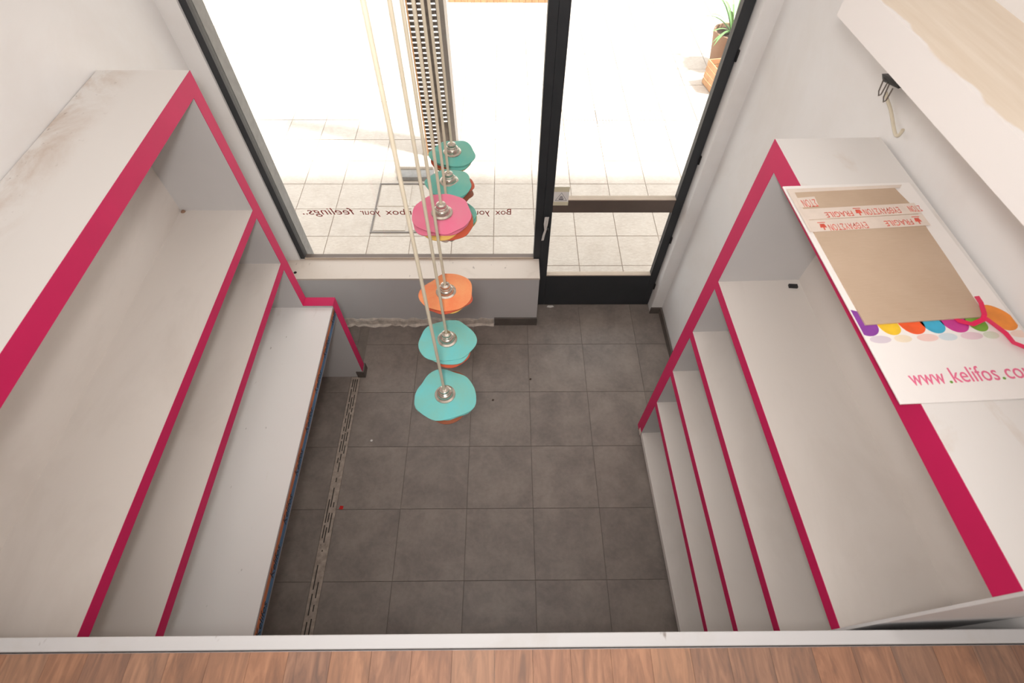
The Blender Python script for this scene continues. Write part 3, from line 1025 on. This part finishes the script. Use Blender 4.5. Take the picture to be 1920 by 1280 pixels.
# overhang added out of view above the shopfront to dim the nearest slabs
struct(B(-6.0, 6.5, 0.61, 1.75, 2.95, 3.10).build('wall_shade_overhang', 'wall'), 'unseen overhang above the shopfront, added to shade the nearest pavement')
struct(B(-9.0, 10.0, 10.0, 10.4, -0.2, 6.0).build('wall_opposite', 'wall'), 'pale facade across the street')

# louvred steel column standing on the pavement
cw = tag(empty('louvred_column', (-1.33, 2.55, 0.0)), 'grey steel column with louvred side panels on the pavement', 'column')
B(-0.165, 0.165, 0.0, 0.24, 0, 3.2).build('body', 'steel', cw)
B(-0.165, -0.150, -0.02, 0.0, 0, 3.2).build('corner_post', 'wood', cw)
B(-0.09, -0.075, -0.02, 0.0, 0, 3.2).build('corner_post', 'wood', cw)
B(0.10, 0.165, -0.012, 0.0, 0, 3.2).build('corner_post', 'steel', cw)
B(-0.075, 0.10, -0.004, 0.0, 0.06, 2.1).build('dark_panel', 'dark_glass', cw)
me_ = B(-0.029, 0.029, -0.010, 0.010, -0.006, 0.006).mesh('louvre_slat')
me_.transform(Matrix.Rotation(math.radians(-30), 4, 'X'))
me2 = B(-0.026, 0.026, -0.010, 0.010, -0.006, 0.006).mesh('louvre_slat')
me2.transform(Matrix.Rotation(math.radians(-30), 4, 'X'))
for k in range(44):
    link('louvre_slat', me_, 'louvre', cw, (-0.120, -0.012, 0.09 + k * 0.046))
    link('louvre_slat', me2, 'louvre', cw, (-0.042, -0.012, 0.09 + k * 0.046))
    if k > 6:
        link('louvre_slat', me2, 'louvre', cw, (0.066, -0.012, 0.09 + k * 0.046))
st = tag(empty('stone_step', (-1.6, 2.22, 0.0)), 'low grey stone step at the foot of the steel column', 'step')
B(-0.18, 0.20, -0.12, 0.12, 0, 0.05).build('tread', 'concrete', st, bevel=0.008)
B(-0.18, 0.20, 0.00, 0.14, 0.05, 0.09).build('upper_tread', 'slab', st, bevel=0.008)

# timber deck across the street
dk = tag(empty('timber_deck', (-0.72, 6.34, 0.0)), 'low tan timber deck at the far edge of the pavement', 'deck')
for k in range(16):
    B(-0.78 + k * 0.0985, -0.78 + k * 0.0985 + 0.094, 0.0, 1.4, 0.0, 0.05).build('deck_plank', 'wood', dk)

# planter with spiky plant, partly behind the door stile
pp = tag(empty('potted_plant', (2.22, 4.45, 0.0)), 'spiky green potted plant in a brown planter outside, right', 'plant')
MB().lathe([(0.15, 0.0), (0.20, 0.30), (0.225, 0.42), (0.225, 0.45), (0.20, 0.45), (0.19, 0.40), (0.02, 0.40)], 24).build('pot', 'terracotta', pp, smooth=True)
MB().lathe([(0.188, 0.40), (0.188, 0.415), (0.05, 0.43)], 24).build('soil', 'soil', pp)
rnd = random.Random(5)
for k in range(26):
    a = rnd.uniform(0, 6.28)
    ln = rnd.uniform(0.45, 0.8)
    el = rnd.uniform(0.5, 1.35)
    pts, wd = [], []
    for j in range(7):
        q = j / 6
        rr = ln * q * math.cos(el)
        zz = 0.42 + ln * (q * math.sin(el) - 0.45 * q * q)
        pts.append((rr * math.cos(a), rr * math.sin(a), zz))
    m = MB()
    vs, fs = [], []
    for j, p in enumerate(pts):
        q = j / 6
        hw = 0.018 * (1 - q) ** 0.6 * (0.6 + q) + 0.001
        s_ = Vector((-math.sin(a), math.cos(a), 0)) * hw
        p = Vector(p)
        vs += [p - s_, p + Vector((0, 0, -0.004)), p + s_, p + Vector((0, 0, 0.002))]
    for j in range(6):
        for t in range(4):
            t2 = (t + 1) % 4
            fs.append((j * 4 + t, j * 4 + t2, (j + 1) * 4 + t2, (j + 1) * 4 + t))
    m.add(vs, fs).build('leaf', 'leaf', pp)
cr = tag(empty('wooden_crate', (2.08, 3.95, 0.0), 0.2), 'small weathered wooden crate outside, right of the door', 'crate')
for k in range(4):
    for yy in (-0.14, 0.13):
        B(-0.16, 0.16, yy, yy + 0.012, 0.01 + k * 0.075, 0.07 + k * 0.075).build('slat', 'wood', cr)
    for xx in (-0.172, 0.16):
        B(xx, xx + 0.012, -0.14, 0.142, 0.01 + k * 0.075, 0.07 + k * 0.075).build('slat', 'wood', cr)
B(-0.16, 0.16, -0.128, 0.13, 0.0, 0.012).build('bottom', 'wood', cr)
